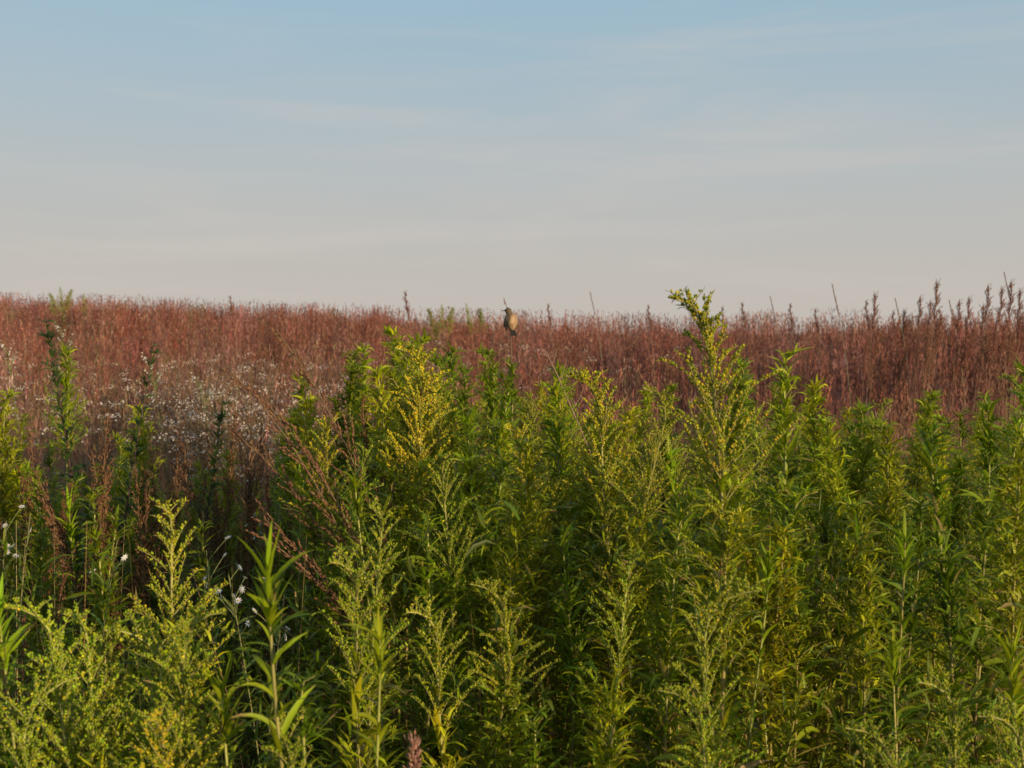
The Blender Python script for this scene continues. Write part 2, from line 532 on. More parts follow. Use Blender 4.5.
# hero goldenrods: kind, variant, px, py, depth, rotation, label
HERO = [
    ('bigplume', 0, 668, 297, 1.72, 0.1, 'tallest goldenrod, its greenish-yellow arching plume rising above the skyline'),
    ('biggold', 0, 395, 348, 2.5, 0.2, 'deep golden plume nodding over the centre-left of the goldenrod mass'),
    ('plume', 3, 157, 506, 1.65, 1.3, 'upright yellow-green plume with spreading branches standing alone before the dark gap'),
    ('biggold', 1, 566, 376, 2.3, 0.1, 'golden-tipped plume drooping beside a bare brown twig'),
    ('leafy', 1, 797, 352, 2.1, 2.1, 'tall leafy goldenrod with curled green tip, next right of the tallest plume'),
    ('leafy', 3, 1016, 368, 2.2, 0.4, 'tall leafy goldenrod touching the right edge in front of red grass'),
    ('leafy', 0, 984, 398, 2.15, 0.9, 'curled-tip leafy goldenrod just inside the right edge'),
    ('leafy', 2, 938, 428, 2.0, 2.9, 'thin pale-stemmed leafy goldenrod with nodding tip before dark right hollow'),
    ('spire', 1, 368, 506, 1.75, 0.3, 'yellow-green budded goldenrod with tip bent left in front of the golden mass'),
    ('spire', 0, 329, 562, 1.6, 1.0, 'dense budded spike between broad-leaved stem and bent-tip goldenrod'),
    ('broad', 0, 268, 574, 1.28, 0.0, 'broad-leaved flowerless goldenrod nearest the viewer with long glossy leaves'),
    ('plume', 0, 3, 607, 1.45, 0.2, 'budded plume at the left edge with drooping tip'),
    ('plume', 3, 58, 612, 1.5, 0.0, 'budded plume bending left, second plant from the left edge'),
    ('spire', 2, 104, 630, 1.5, 0.4, 'short upright budded spike right of the bent left-edge plumes'),
    ('spire', 0, 122, 642, 1.48, 2.4, 'shortest budded spike beside the solitary upright plume'),
    ('gold', 1, 148, 722, 1.2, 1.7, 'low golden plume at the bottom edge below the solitary upright plume'),
    ('plume', 0, 226, 612, 1.42, 3.0, 'bushy yellow-green plume just left of the broad-leaved stem'),
    ('spire', 0, 406, 612, 1.7, 0.6, 'slim budded spike low in the centre-left foreground'),
    ('plume', 1, 470, 584, 1.75, 0.1, 'small plume with bent tip low before dark-stemmed goldenrod'),
    ('broad', 1, 380, 640, 1.35, 2.0, 'broad-leaved goldenrod low in the foreground, right of the nearest one'),
    ('spire', 1, 640, 556, 1.75, 2.2, 'bright budded spike low in the centre, left of reddish bare stem'),
    ('plume', 1, 658, 690, 1.5, 0.0, 'short plume with hooked tip near the bottom centre'),
    ('feathery', 0, 880, 428, 2.5, 0.5, 'bushy fine-leaved goldenrod standing in the middle of the right-hand mass'),
    ('feathery', 1, 936, 398, 3.2, 1.5, 'soft feathery goldenrod against dark red grass on the right'),
    ('feathery', 2, 822, 388, 3.0, 2.5, 'feathery goldenrod directly behind the curled-tip leafy stem'),
    ('feathery', 0, 855, 412, 3.3, 3.3, 'rearmost feathery goldenrod of the right-hand mass'),
    ('spire', 0, 918, 682, 1.45, 0.1, 'budded spike near the bottom right corner'),
    ('spire', 2, 978, 716, 1.4, 0.2, 'lowest budded spike in the bottom right corner'),
    ('plume', 1, 845, 728, 1.35, 0.1, 'hooked plume at the bottom edge right of centre'),
    ('broad', 1, 905, 540, 1.7, 1.2, 'upright-leaved goldenrod with spear-shaped leaves amid the right-hand mass'),
    ('weed', 0, 46, 318, 3.3, 0.4, 'dark slender weed reaching the red grass at far left'),
    ('feathery', 1, 62, 352, 3.8, 1.4, 'pale yellow-green feathery stem beside the dark weed at far left'),
    ('weed', 1, 153, 346, 3.1, 2.0, 'dark purple-stemmed weed before the white flowers'),
    ('weed', 0, 222, 400, 2.9, 2.6, 'dark leafy-topped weed below the white flower patch'),
    ('feathery', 2, 132, 412, 3.6, 0.7, 'yellow-green conical shoot right of a fan of brown grass'),
    ('leafy', 3, 292, 378, 3.1, 1.0, 'dark green bushy top left of the leaning brown seed heads'),
    ('feathery', 0, 308, 402, 2.8, 1.9, 'yellow-green shoot below the dark bushy top'),
    ('leafy', 1, 362, 350, 3.4, 2.7, 'green leafy top just left of the deep golden plume'),
    ('leafy', 3, 455, 350, 3.4, 1.7, 'first leafy top right of the deep golden plume'),
    ('leafy', 1, 482, 352, 3.3, 0.2, 'second leafy top right of the deep golden plume'),
    ('leafy', 0, 506, 362, 3.5, 0.9, 'leafy top below the perched bird'),
    ('feathery', 1, 430, 362, 3.1, 0.5, 'feathery stem behind the deep golden plume'),
    ('feathery', 0, 376, 372, 2.8, 1.5, 'feathery stem left of the deep golden plume'),
    ('gold', 0, 437, 392, 2.45, 2.5, 'golden plume just below and right of the tallest golden one'),
    ('gold', 1, 600, 402, 2.6, 1.6, 'yellowish plume right of the twig-side golden plume'),
    ('gold', 0, 505, 428, 2.3, 1.1, 'scattered golden plume in the middle of the mass'),
    ('feathery', 2, 548, 392, 2.9, 0.1, 'pale feathery stem under the bare brown twig'),
    ('plume', 2, 643, 388, 2.0, 0.1, 'curved green plume just left of the tallest goldenrod'),
    ('leafy', 3, 702, 500, 1.8, 2.0, 'leafy goldenrod with dark reddish stem in front of the tallest plume'),
    ('feathery', 1, 735, 384, 2.2, 1.0, 'feathery stem tucked behind right shoulder of the tallest plume'),
    ('leafy', 2, 425, 520, 2.0, 1.4, 'dark-stemmed leafy goldenrod right of the bent-tip budded one'),
    ('broad', 1, 770, 560, 1.75, 2.4, 'spreading-leaved goldenrod below the curled-tip leafy stem'),
    ('feathery', 0, 14, 396, 3.0, 2.9, 'feathery yellow-green goldenrod cut by the left edge'),
]
VAR['crest'] = [make_goldenrod(101, 1.3, 'feathery', 0, 0.0, 0.3, (0.25, 0.27, 0.06)), make_goldenrod(102, 1.2, 'spire', 0.1, 0.0, 0.3, (0.27, 0.27, 0.06))]
VAR['biggold'] = [make_goldenrod(111, 1.5, 'plume', 0.75, 0.06, 0.6, MG, 1.35, 1.5), make_goldenrod(112, 1.4, 'plume', 0.6, 0.07, 0.6, MG, 1.2, 1.3)]
VAR['bigplume'] = [make_goldenrod(78, 1.6, 'plume', 0.35, 0.06, 0.5, MG, 1.2, 1.15)]
GROUP = 'goldenrod plants crowding the meadow foreground'
NAME = {'weed': 'meadow_weed'}
for kind, vi, px, py, d, rz, lab in HERO:
    o = put_plant(NAME.get(kind, 'goldenrod'), VAR[kind][vi], px, py, d, rz, abs(math.sin(px * 3.7)) * 0.07, px * 1.9)
    if kind == 'weed':
        tag(o, lab, 'weed', 'dark weeds among the grass')
    else:
        tag(o, lab, 'goldenrod', GROUP)

# ---- crowd of goldenrods
ENV = [(-150, 400), (0, 410), (60, 430), (130, 470), (180, 500), (250, 470), (320, 410), (350, 358), (400, 345), (500, 356), (540, 384), (570, 398),
       (640, 405), (700, 408), (740, 388), (800, 388), (850, 408), (920, 425), (1000, 400), (1024, 392), (1250, 380)]
EX, EY = [e[0] for e in ENV], [e[1] for e in ENV]
ORD = ('first second third fourth fifth sixth seventh eighth ninth tenth eleventh twelfth thirteenth fourteenth fifteenth sixteenth seventeenth '
       'eighteenth nineteenth twentieth').split()
ORD += ['twenty-' + o for o in ORD[:9]] + ['thirtieth'] + ['thirty-' + o for o in ORD[:9]] + ['fortieth'] + ['forty-' + o for o in ORD[:9]] + ['fiftieth'] + ['fifty-' + o for o in ORD[:9]]
DESC = {'plume': 'goldenrod with green budded plume', 'gold': 'yellow-flowering goldenrod plume', 'spire': 'goldenrod with narrow budded spike',
        'leafy': 'leafy goldenrod without flowers', 'feathery': 'fine-leaved feathery goldenrod', 'broad': 'broad-leaved goldenrod'}
ROWN = ['nearest', 'second', 'third', 'rearmost']
crowd = []
rr = random.Random(5)


def crowd_add(n, x0, x1, d0, d1, row, off0, off1, kinds):
    for i in range(n):
        px = x0 + (x1 - x0) * (i + rr.random() * 0.9) / n
        d = rr.uniform(d0, d1)
        py = np.interp(px, EX, EY) + rr.uniform(off0, off1)
        kind = rr.choice(kinds)
        H = EYE - (py - HORIZON_PY) * d / FPX
        v = min(VAR[kind], key=lambda q: abs(q['H'] - H) + rr.uniform(0, 0.3))
        o = put_plant('goldenrod', v, px, py, d, rr.uniform(0, 6.28), abs(rr.gauss(0, 0.12)), rr.uniform(0, 6.28))
        crowd.append((kind, row, px, o))


# right and centre
crowd_add(46, 345, 1060, 3.2, 4.3, 3, -26, 50, ['feathery', 'leafy', 'feathery', 'plume'])
crowd_add(48, 340, 1080, 2.5, 3.2, 2, -4, 85, ['feathery', 'leafy', 'leafy', 'feathery', 'plume'])
crowd_add(36, 350, 1090, 1.95, 2.5, 1, 35, 150, ['leafy', 'leafy', 'feathery', 'leafy', 'feathery', 'broad', 'plume'])
crowd_add(13, 440, 1050, 1.5, 1.9, 0, 190, 340, ['leafy', 'broad', 'spire', 'leafy', 'leafy'])
crowd_add(12, 345, 640, 2.4, 3.1, 2, 30, 130, ['gold', 'feathery', 'gold', 'plume'])
# left: shaded hollow behind a low front row
crowd_add(13, -40, 330, 1.3, 1.6, 0, 190, 290, ['spire', 'leafy', 'broad', 'leafy', 'plume'])
crowd_add(24, -60, 340, 2.2, 3.2, 2, 30, 140, ['leafy', 'leafy', 'broad'])
crowd_add(38, -60, 350, 3.0, 4.8, 3, -30, 70, ['leafy', 'feathery', 'leafy', 'feathery'])
crowd.sort(key=lambda t: t[2])
cnt = {}
for kind, row, px, o in crowd:
    k = (kind, row)
    cnt[k] = cnt.get(k, 0) + 1
    lab = f'{DESC[kind]}, {ORD[cnt[k]-1]} such from the left in the {ROWN[row]} row'
    tag(o, lab, 'goldenrod', GROUP)

# green clumps on the far crest
for i, (px, py, d) in enumerate([(50, 294, 19), (60, 287, 19.5), (72, 290, 20), (84, 294, 19), (428, 309, 15), (442, 305, 15.5), (453, 308, 15),
                                 (466, 304, 15.6), (480, 309, 15.2)]):
    o = put_plant('goldenrod', VAR['crest'][i % 2], px, py, d, i * 1.3, 0.05, i * 1.0)
    where = 'at far left of the skyline' if i < 4 else 'left of the bird on the skyline'
    tag(o, f'light green bush, {ORD[i if i < 4 else i - 4]} of those {where}', 'goldenrod', 'green plants on the crest')

# ------------------------------------------------------------------ undergrowth (stuff)
def undergrowth():
    mb = MB()
    n = 62000
    th = rng.uniform(-0.72, 0.72, n)
    d = np.sqrt(rng.uniform(1.15 ** 2, 6.2 ** 2, n))
    x = np.tan(th) * d
    g = ground_z(x, d)
    px = 512 + x / d * FPX
    env = np.interp(px, EX, EY)
    hmax = EYE - (env + np.where(px > 340, 62, 55) - HORIZON_PY) * d / FPX
    hmax = np.clip(hmax, 0.25, 1.35) * np.where(px < 330, 0.82, 0.9)
    hmax = np.where(d < 1.7, np.minimum(hmax, 0.62), hmax)
    hmax = np.where(d > 4.4, np.minimum(hmax, 0.6), hmax)
    z = hmax * rng.random(n) ** 0.7
    base = np.stack([x, d, g + z], -1)
    ln = rng.uniform(0.025, 0.085, n)
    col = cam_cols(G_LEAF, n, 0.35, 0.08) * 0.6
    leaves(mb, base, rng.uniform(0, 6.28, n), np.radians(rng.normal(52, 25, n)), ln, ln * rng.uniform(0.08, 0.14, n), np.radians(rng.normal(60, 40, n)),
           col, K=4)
    # thin upright stalks
    n = 4200
    d = np.sqrt(rng.uniform(1.3 ** 2, 6.5 ** 2, n))
    x = np.tan(rng.uniform(-0.72, 0.72, n)) * d
    g = ground_z(x, d)
    h = rng.uniform(0.5, 1.08, n)
    h = np.where(d < 2.0, 0.55, h)
    blades(mb, np.stack([x, d, g], -1), h, rng.uniform(0.002, 0.004, n), rng.normal(0, 0.16, n), cam_cols((0.22, 0.15, 0.06), n, 0.4, 0.15), K=5)
    return mb


def blades(mb, base, h, w, lean, col, K=5, az=None):
    N = len(base)
    az = rng.uniform(0, 6.28, N) if az is None else az
    t = np.linspace(0, 1, K)
    off = (lean * h)[:, None] * t[None] ** 1.8
    P = base[:, None] + np.stack([np.cos(az)[:, None] * off, np.sin(az)[:, None] * off, h[:, None] * t[None] * np.sqrt(np.maximum(0.2, 1 - lean[:, None] ** 2 * 0.5))], -1)
    fa = rng.uniform(-0.9, 0.9, N)
    side = np.stack([np.cos(fa), np.sin(fa), 0 * fa], -1)[:, None]
    ww = (w[:, None] * (1 - 0.8 * t[None]) / 2)[..., None]
    mb.surf(np.stack([P - side * ww, P + side * ww], 2), col)
    return P


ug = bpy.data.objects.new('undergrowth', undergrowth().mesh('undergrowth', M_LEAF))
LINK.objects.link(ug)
tag(ug, 'tangled green leaves and thin stalks filling the space between goldenrod stems', 'undergrowth', kind='stuff')


# ------------------------------------------------------------------ red grass (stuff)
def grass_colours(x, y, n):
    pal = np.array([(0.185, 0.062, 0.034), (0.150, 0.060, 0.046), (0.235, 0.125, 0.075), (0.075, 0.028, 0.022), (0.250, 0.120, 0.092), (0.120, 0.105, 0.030),
                    (0.170, 0.105, 0.085)])
    w1 = wob(x, y, 0.35)
    w2 = wob(x, y, 0.9, 2.0)
    right = smooth(-2, 5, x)
    lm = smooth(-0.05, -0.2, x / y) * smooth(13.5, 9.0, y)
    pr = np.stack([(1.1 + 0.8 * (w1 > 0) - 0.5 * right) * (1 - 0.7 * lm), 0.45 + 0.7 * right, 0.22 + 0.4 * (w2 > 0.3) + 0.5 * lm, 0.40 + 0.35 * right,
                   0.22 + 0.4 * lm, 0.06 + 0.5 * (w2 < -0.5) + 0.3 * lm, 0.10 + 0.9 * lm + 0.25 * right], -1)
    pr = np.clip(pr, 0.02, None)
    pr /= pr.sum(1, keepdims=True)
    k = (pr.cumsum(1) < rng.random((n, 1))).sum(1).clip(0, 6)
    return cam_cols(pal[k] * np.array([0.97, 1.0, 1.10]), n, 0.22, 0.07)


def red_grass():
    mb = MB()
    mids = []
    # tussock centres
    nt = 4800
    y = np.sqrt(rng.uniform(5.0 ** 2, 30 ** 2, nt))
    t = rng.uniform(-0.64, 0.64, nt)
    x = t * y
    yc, _ = crest_of(x, y)
    ok = y < yc + 5
    px = 512 + t * FPX
    start = np.interp(px, [-100, 0, 200, 340, 520, 1024, 1100], [5.6, 5.6, 5.0, 5.4, 5.2, 4.9, 4.9])
    ok &= y > start
    x, y = x[ok], y[ok]
    ns = 15
    n = len(x) * ns
    spread = np.repeat(rng.uniform(0.025, 0.09, len(x)), ns)
    bx = np.repeat(x, ns) + rng.normal(0, 1, n) * spread
    by = np.repeat(y, ns) + rng.normal(0, 1, n) * spread
    g = ground_z(bx, by)
    patch = wob(x * 2.0, y * 2.0, 1.0, 0.7)
    hh = np.repeat((1 + 0.10 * patch) * np.exp(rng.normal(0, 0.14, len(x)) * smooth(0.1, 1.0, 1.0 - 0 * x)), ns)
    h = hh * rng.normal(0.93, 0.09, n)
    h = np.clip(h, 0.5, 1.25)
    base = np.stack([bx, by, g], -1)
    col = np.repeat(grass_colours(x, y, len(x)) * np.exp(rng.normal(0.06, 0.28, (len(x), 1)) + 0.25 * wob(x * 1.3, y * 0.8, 1.0, 4.0)[:, None]), ns, 0) * 0.8 + grass_colours(bx, by, n) * 0.2
    far = np.clip(by / 12.0, 0.7, 1.8)
    P = blades(mb, base, h, 0.004 * far, rng.normal(0, 0.13, n), col, K=4)
    # fluffy upper part of each stalk: short hairs and blades hugging the stalk
    nf = 13
    s = rng.uniform(0.35, 1.02, (n, nf))
    si = np.clip(s, 0, 1) * 3
    i0 = np.clip(si.astype(int), 0, 2)
    f = (si - i0)[..., None]
    r_ = np.arange(n)[:, None]
    Q = P[r_, i0] * (1 - f) + P[r_, i0 + 1] * f
    a = rng.uniform(0, 6.28, (n, nf))
    sl = np.abs(rng.normal(0.0, 0.40, (n, nf))) + 0.08
    L = rng.uniform(0.025, 0.085, (n, nf))
    D = np.stack([np.sin(sl) * np.cos(a), np.sin(sl) * np.sin(a), np.cos(sl)], -1)
    tipp = Q + D * L[..., None]
    fa = rng.uniform(-0.9, 0.9, (n, nf))
    side = np.stack([np.cos(fa), np.sin(fa), 0 * fa], -1) * (0.0032 * far)[:, None, None]
    mid = Q * 0.55 + tipp * 0.45
    V = np.stack([Q, mid - side, tipp, mid + side], 2).reshape(-1, 3)
    cf = np.repeat(col, nf, 0) * np.exp(rng.normal(0.05, 0.22, (n * nf, 1)))
    pale = rng.random(n * nf) < 0.06
    cf[pale] = cam_cols((0.36, 0.22, 0.17), int(pale.sum()), 0.15)
    mb.add(V, np.repeat(cf, 4, 0), np.arange(len(V)).reshape(-1, 4))
    # taller plumed tufts that break the skyline towards the right
    nt = 330
    y = rng.uniform(6.5, 15, nt)
    t = np.where(rng.random(nt) < 0.6, rng.normal(0.46, 0.09, nt), rng.uniform(-0.6, 0.62, nt))
    x = t * y
    ns = 7
    n = nt * ns
    bx = np.repeat(x, ns) + rng.normal(0, 0.05, n)
    by = np.repeat(y, ns) + rng.normal(0, 0.05, n)
    h = np.repeat(rng.uniform(1.02, 1.2, nt) + 0.12 * smooth(0.3, 0.5, t), ns) * rng.uniform(0.8, 1.05, n)
    col = np.repeat(cam_cols((0.17, 0.075, 0.052), nt, 0.2, 0.08), ns, 0)
    P = blades(mb, np.stack([bx, by, ground_z(bx, by)], -1), h, np.full(n, 0.004), rng.normal(0, 0.10, n), col, K=5)
    nf = 46
    s = 1.0 - 0.24 * rng.random((n, nf)) ** 0.8
    Q = P[:, 3][:, None] * ((1 - s) * 4)[..., None] + P[:, 4][:, None] * (1 - (1 - s) * 4)[..., None]
    a = rng.uniform(0, 6.28, (n, nf))
    sl = np.abs(rng.normal(0.0, 0.22, (n, nf))) + 0.12
    L = rng.uniform(0.02, 0.05, (n, nf)) * (0.5 + 2.2 * (1.0 - s) / 0.24 * 0.6)
    D = np.stack([np.sin(sl) * np.cos(a), np.sin(sl) * np.sin(a), np.cos(sl)], -1)
    tipp = Q + D * L[..., None]
    fa = rng.uniform(-0.9, 0.9, (n, nf))
    side = np.stack([np.cos(fa), np.sin(fa), 0 * fa], -1) * 0.003
    mid = Q * 0.4 + tipp * 0.6
    V = np.stack([Q, mid - side, tipp, mid + side], 2).reshape(-1, 3)
    mb.add(V, np.repeat(np.repeat(col, nf, 0) * np.exp(rng.normal(0.1, 0.3, (n * nf, 1))), 4, 0), np.arange(len(V)).reshape(-1, 4))
    return mb


rg = bpy.data.objects.new('red_grass', red_grass().mesh('red_grass', M_GRASS))
LINK.objects.link(rg)
tag(rg, 'field of rusty red and purple dry grass covering the low rise to the skyline', 'dry grass', kind='stuff')


# ------------------------------------------------------------------ white asters (stuff) + near ones
def flower_heads(mb, c, r, col_p, face=None):
    """small daisies: c (N,3), r (N,)"""
    N = len(c)
    m = 8
    a = np.linspace(0, 2 * np.pi, m * 2, endpoint=False)
    nx = nrm(rng.normal(0, 0.55, (N, 3)) + np.array([0.15, -0.45, 0.75]))
    u = nrm(np.cross(nx, np.array([0.0, 1, 0.01])))
    w = np.cross(nx, u)
    rad = np.where(np.arange(m * 2) % 2 == 0, 1.0, 0.5)
    ring = c[:, None] + r[:, None, None] * rad[None, :, None] * (np.cos(a)[None, :, None] * u[:, None] + np.sin(a)[None, :, None] * w[:, None])
    ctr = c - nx * r[:, None] * 0.25
    V = np.concatenate([ctr[:, None], ring], 1)
    k = np.arange(m * 2)
    F = np.stack([0 * k, 1 + k, 1 + (k + 1) % (m * 2)], -1)
    F = (F[None] + (np.arange(N) * (m * 2 + 1))[:, None, None]).reshape(-1, 3)
    mb.add(V.reshape(-1, 3), np.repeat(col_p, m * 2 + 1, 0), F)
    mb.octa(c + nx * r[:, None] * 0.02, nx, r * 0.28, r * 0.2, cam_cols((0.5, 0.36, 0.06), N, 0.1))


def aster_field():
    mb, sm = MB(), MB()
    n = 640
    px = rng.normal(190, 120, n)
    d = rng.uniform(4.6, 10, n)
    px = np.where(rng.random(n) < 0.2, rng.uniform(-40, 720, n), px)
    px2 = rng.random(n) < 0.25
    px = np.where(px2, rng.normal(215, 25, n), px)
    d = np.where(px2, rng.uniform(5, 7.5, n), d)
    d = np.where(px > 360, rng.uniform(7.5, 12, n), d)
    x = (px - 512) / FPX * d
    g = ground_z(x, d)
    h = rng.uniform(0.75, 1.12, n)
    K = 20
    c0 = np.stack([x, d, g + h], -1)
    off = rng.normal(0, 1, (n, K, 3)) * np.array([0.030, 0.030, 0.009])
    off[..., 2] -= 1.2 * (off[..., 0] ** 2 + off[..., 1] ** 2) / 0.1 * 0.3
    c = (c0[:, None] + off).reshape(-1, 3)
    keep = rng.random(len(c)) < 0.8
    c = c[keep]
    flower_heads(mb, c, rng.uniform(0.0040, 0.0080, len(c)), cam_cols((0.62, 0.55, 0.53), len(c), 0.1, 0.03))
    # stalks and twigs
    B = np.stack([x, d, g], -1)
    blades(sm, B, h, np.full(n, 0.004), rng.normal(0, 0.03, n), cam_cols((0.16, 0.15, 0.06), n, 0.2), K=4)
    m = n * 26
    b2 = np.repeat(c0, 26, 0) + rng.normal(0, 1, (m, 3)) * np.array([0.05, 0.05, 0.12]) - np.array([0, 0, 0.12])
    ln = rng.uniform(0.03, 0.10, m)
    leaves(sm, b2, rng.uniform(0, 6.28, m), np.radians(rng.normal(60, 15, m)), ln, ln * 0.09, np.radians(rng.normal(20, 20, m)), cam_cols((0.19, 0.115, 0.065), m, 0.3, 0.12), K=3)
    return mb, sm


fm, fs = aster_field()
af = bpy.data.objects.new('white_wildflowers', fm.mesh('white_wildflowers', M_PETAL))
LINK.objects.link(af)
tag(af, 'haze of tiny white aster flowers scattered through the grass below the red crest', 'wildflowers', kind='stuff')
af2 = bpy.data.objects.new('wildflower_stalks', fs.mesh('wildflower_stalks', M_LEAF))
LINK.objects.link(af2)
af2.parent = af


def make_aster(seed, H, nf, r):
    global rng
    keep = rng
    rng = np.random.default_rng(seed)
    st, fl, fo = MB(), MB(), MB()
    p = arc(np.zeros(3), rng.uniform(0, 6), R(86), H, R(6), 12)
    st.tube(p, np.linspace(0.002, 0.001, 12), np.array((0.15, 0.14, 0.06)), 5)
    cs = []
    for i in range(nf):
        b, _ = along(p, [rng.uniform(0.86, 0.99)])
        q = arc(b[0], rng.uniform(0, 6.28), R(55), rng.uniform(0.02, 0.07), R(10), 5)
        st.tube(q, 0.0007, np.array((0.15, 0.16, 0.06)), 4)
        cs.append(q[-1])
    cs = np.array(cs)
    flower_heads(fl, cs, rng.uniform(0.8, 1.2, nf) * r, cam_cols((0.66, 0.65, 0.68), nf, 0.06, 0.02))
    n = 40
    P, T = along(p, np.linspace(0.2, 0.95, n))
    ll = rng.uniform(0.02, 0.05, n)
    leaves(fo, P, np.arange(n) * 2.4, np.radians(rng.normal(50, 10, n)), ll, ll * 0.15, rng.normal(0.6, 0.3, n), cam_cols((0.08, 0.13, 0.03), n, 0.2))
    rng = keep
    return dict(H=float(p[-1][2]) + 0.03, tip=p[-1], parts=[('stem', st.mesh('aster_stem', M_STEM, True)), ('flower', fl.mesh('aster_flower', M_PETAL)),
                                                           ('foliage', fo.mesh('aster_foliage', M_LEAF))])


AST = [make_aster(81, 0.9, 2, 0.011), make_aster(82, 0.95, 5, 0.008), make_aster(83, 0.85, 9, 0.007), make_aster(84, 0.95, 30, 0.0048)]
for v, px, py, d, lab in [
    (0, 30, 500, 2.5, 'pair of pale bluish-white flowers deep in shade near the left edge'),
    (1, 6, 508, 2.5, 'small white flowers half hidden against the left edge'),
    (0, 117, 526, 2.3, 'white flower glowing in the dark gap beside the brown grass fan'),
    (1, 206, 536, 2.2, 'small white flower cluster right of the solitary upright plume'),
    (2, 228, 556, 2.0, 'brightest white flower cluster at the foot of the dark hollow'),
    (1, 284, 578, 1.8, 'white flowers beside the broad-leaved foreground stem'),
    (2, 262, 506, 2.8, 'faint cluster of tiny white flowers amid thin green stalks'),
    (3, 150, 352, 5.2, 'frothy white flower cluster behind the dark purple-stemmed weed'),
    (3, 62, 322, 6.5, 'pale flower head beside the dark slender weed'),
    (3, 6, 340, 6.0, 'pale flower head against the left edge below red grass'),
    (3, 200, 372, 5.0, 'topmost cluster of the dense white flower patch'),
]:
    o = put_plant('aster', AST[v], px, py, d, px)
    tag(o, lab, 'aster', 'white asters')


# ------------------------------------------------------------------ tall seed-headed grasses
def make_reed(seed, H, stalks, spread, head, col, lean=0.0, leanaz=math.pi, fan=0.1, hl=0.32, fat=1.0, nbr=54):
    """clump of tall dry grass: stalks, drooping seed heads, blades"""
    global rng
    keep = rng
    rng = np.random.default_rng(seed)
    st, hd, bl = MB(), MB(), MB()
    col = np.array(col)
    top = None
    for i in range(stalks):
        b = np.array([rng.normal(0, spread), rng.normal(0, spread), 0])
        ln = lean + rng.normal(0, fan)
        h = H * (1.0 if i == 0 else rng.uniform(0.72, 0.98))
        az = leanaz + rng.normal(0, 0.25) if ln > 0 else leanaz + math.pi + rng.normal(0, 0.25)
        p = arc(b, az, R(90) - abs(ln) * 0.15, h, abs(ln) * 1.2, 16, 0, 2.0)
        st.tube(p, np.linspace(0.0022, 0.0008, 16), col * np.array([0.9, 1.25, 1.1]) * rng.uniform(0.8, 1.1), 5)
        if top is None or p[-1][2] > top[2]:
            top = p[-1]
        # seed head: short branches hugging the top
        L = hl * rng.uniform(0.8, 1.15)
        nb = nbr
        for k in range(nb):
            u = 1 - L / h * (1 - k / nb)
            q, T = along(p, [u])
            tz, th = T[0][2], math.atan2(T[0][1], T[0][0])
            el0 = math.asin(max(-1, min(1, tz)))
            bl_ = head * (1 - 0.6 * k / nb) * rng.uniform(0.6, 1.1)
            pa = rng.uniform(0, 6.28)
            off = nrm(T[0] + (0.16 + 0.38 * rng.random()) * np.array([math.cos(pa), math.sin(pa), 0]))
            pp = arc(q[0], math.atan2(off[1], off[0]), math.asin(off[2]), bl_, rng.uniform(0.0, 0.35), 5)
            m = max(4, int(bl_ / 0.0035))
            Q, T2 = along(pp, rng.uniform(0, 1, m))
            hd.octa(Q + rng.normal(0, 0.0012, (m, 3)), T2 + rng.normal(0, 0.2, (m, 3)), fat * rng.uniform(0.0009, 0.0015, m), fat * rng.uniform(0.004, 0.008, m), cam_cols(col, m, 0.25))
    n = stalks * 3
    b = np.stack([rng.normal(0, spread, n), rng.normal(0, spread, n), rng.uniform(0, 0.3, n)], -1)
    leaves(bl, b, rng.uniform(0, 6.28, n), rng.normal(1.35, 0.1, n), rng.uniform(0.3, 0.6, n), np.full(n, 0.006), rng.uniform(0.5, 1.6, n), cam_cols((0.20, 0.16, 0.06), n, 0.3), K=9)
    rng = keep
    return dict(H=float(top[2]), tip=top, parts=[('stalks', st.mesh('grass_stalks', M_STEM, True)), ('seed_head', hd.mesh('grass_seed_head', M_GRASS)),
                                                ('blades', bl.mesh('grass_blades', M_LEAF))])


BR = (0.17, 0.085, 0.05)
RUST = (0.20, 0.095, 0.050)
REED = {
    'lean': make_reed(91, 1.5, 6, 0.03, 0.13, (0.20, 0.10, 0.055), 0.62, math.pi, 0.10, 0.50, 1.25, 22),
    'fan': make_reed(92, 1.15, 8, 0.02, 0.09, RUST, 0.14, math.pi, 0.18, 0.45),
    'up': make_reed(93, 1.2, 5, 0.03, 0.07, RUST, 0.02, 0, 0.08, 0.42),
    'sky': make_reed(94, 1.5, 4, 0.06, 0.09, (0.26, 0.115, 0.08), 0.10, 0, 0.03, 0.24),
    'sky2': make_reed(95, 1.5, 2, 0.04, 0.07, (0.26, 0.12, 0.085), 0.06, math.pi, 0.03, 0.20),
    'thin': make_reed(96, 1.5, 1, 0.01, 0.012, (0.26, 0.17, 0.11), 0.22, math.pi, 0.03, 0.18),
    'pink': make_reed(97, 0.9, 1, 0.005, 0.05, (0.34, 0.17, 0.13), 0.02, 0, 0.02, 0.12),
}
GR = 'tall grasses with brown seed heads'
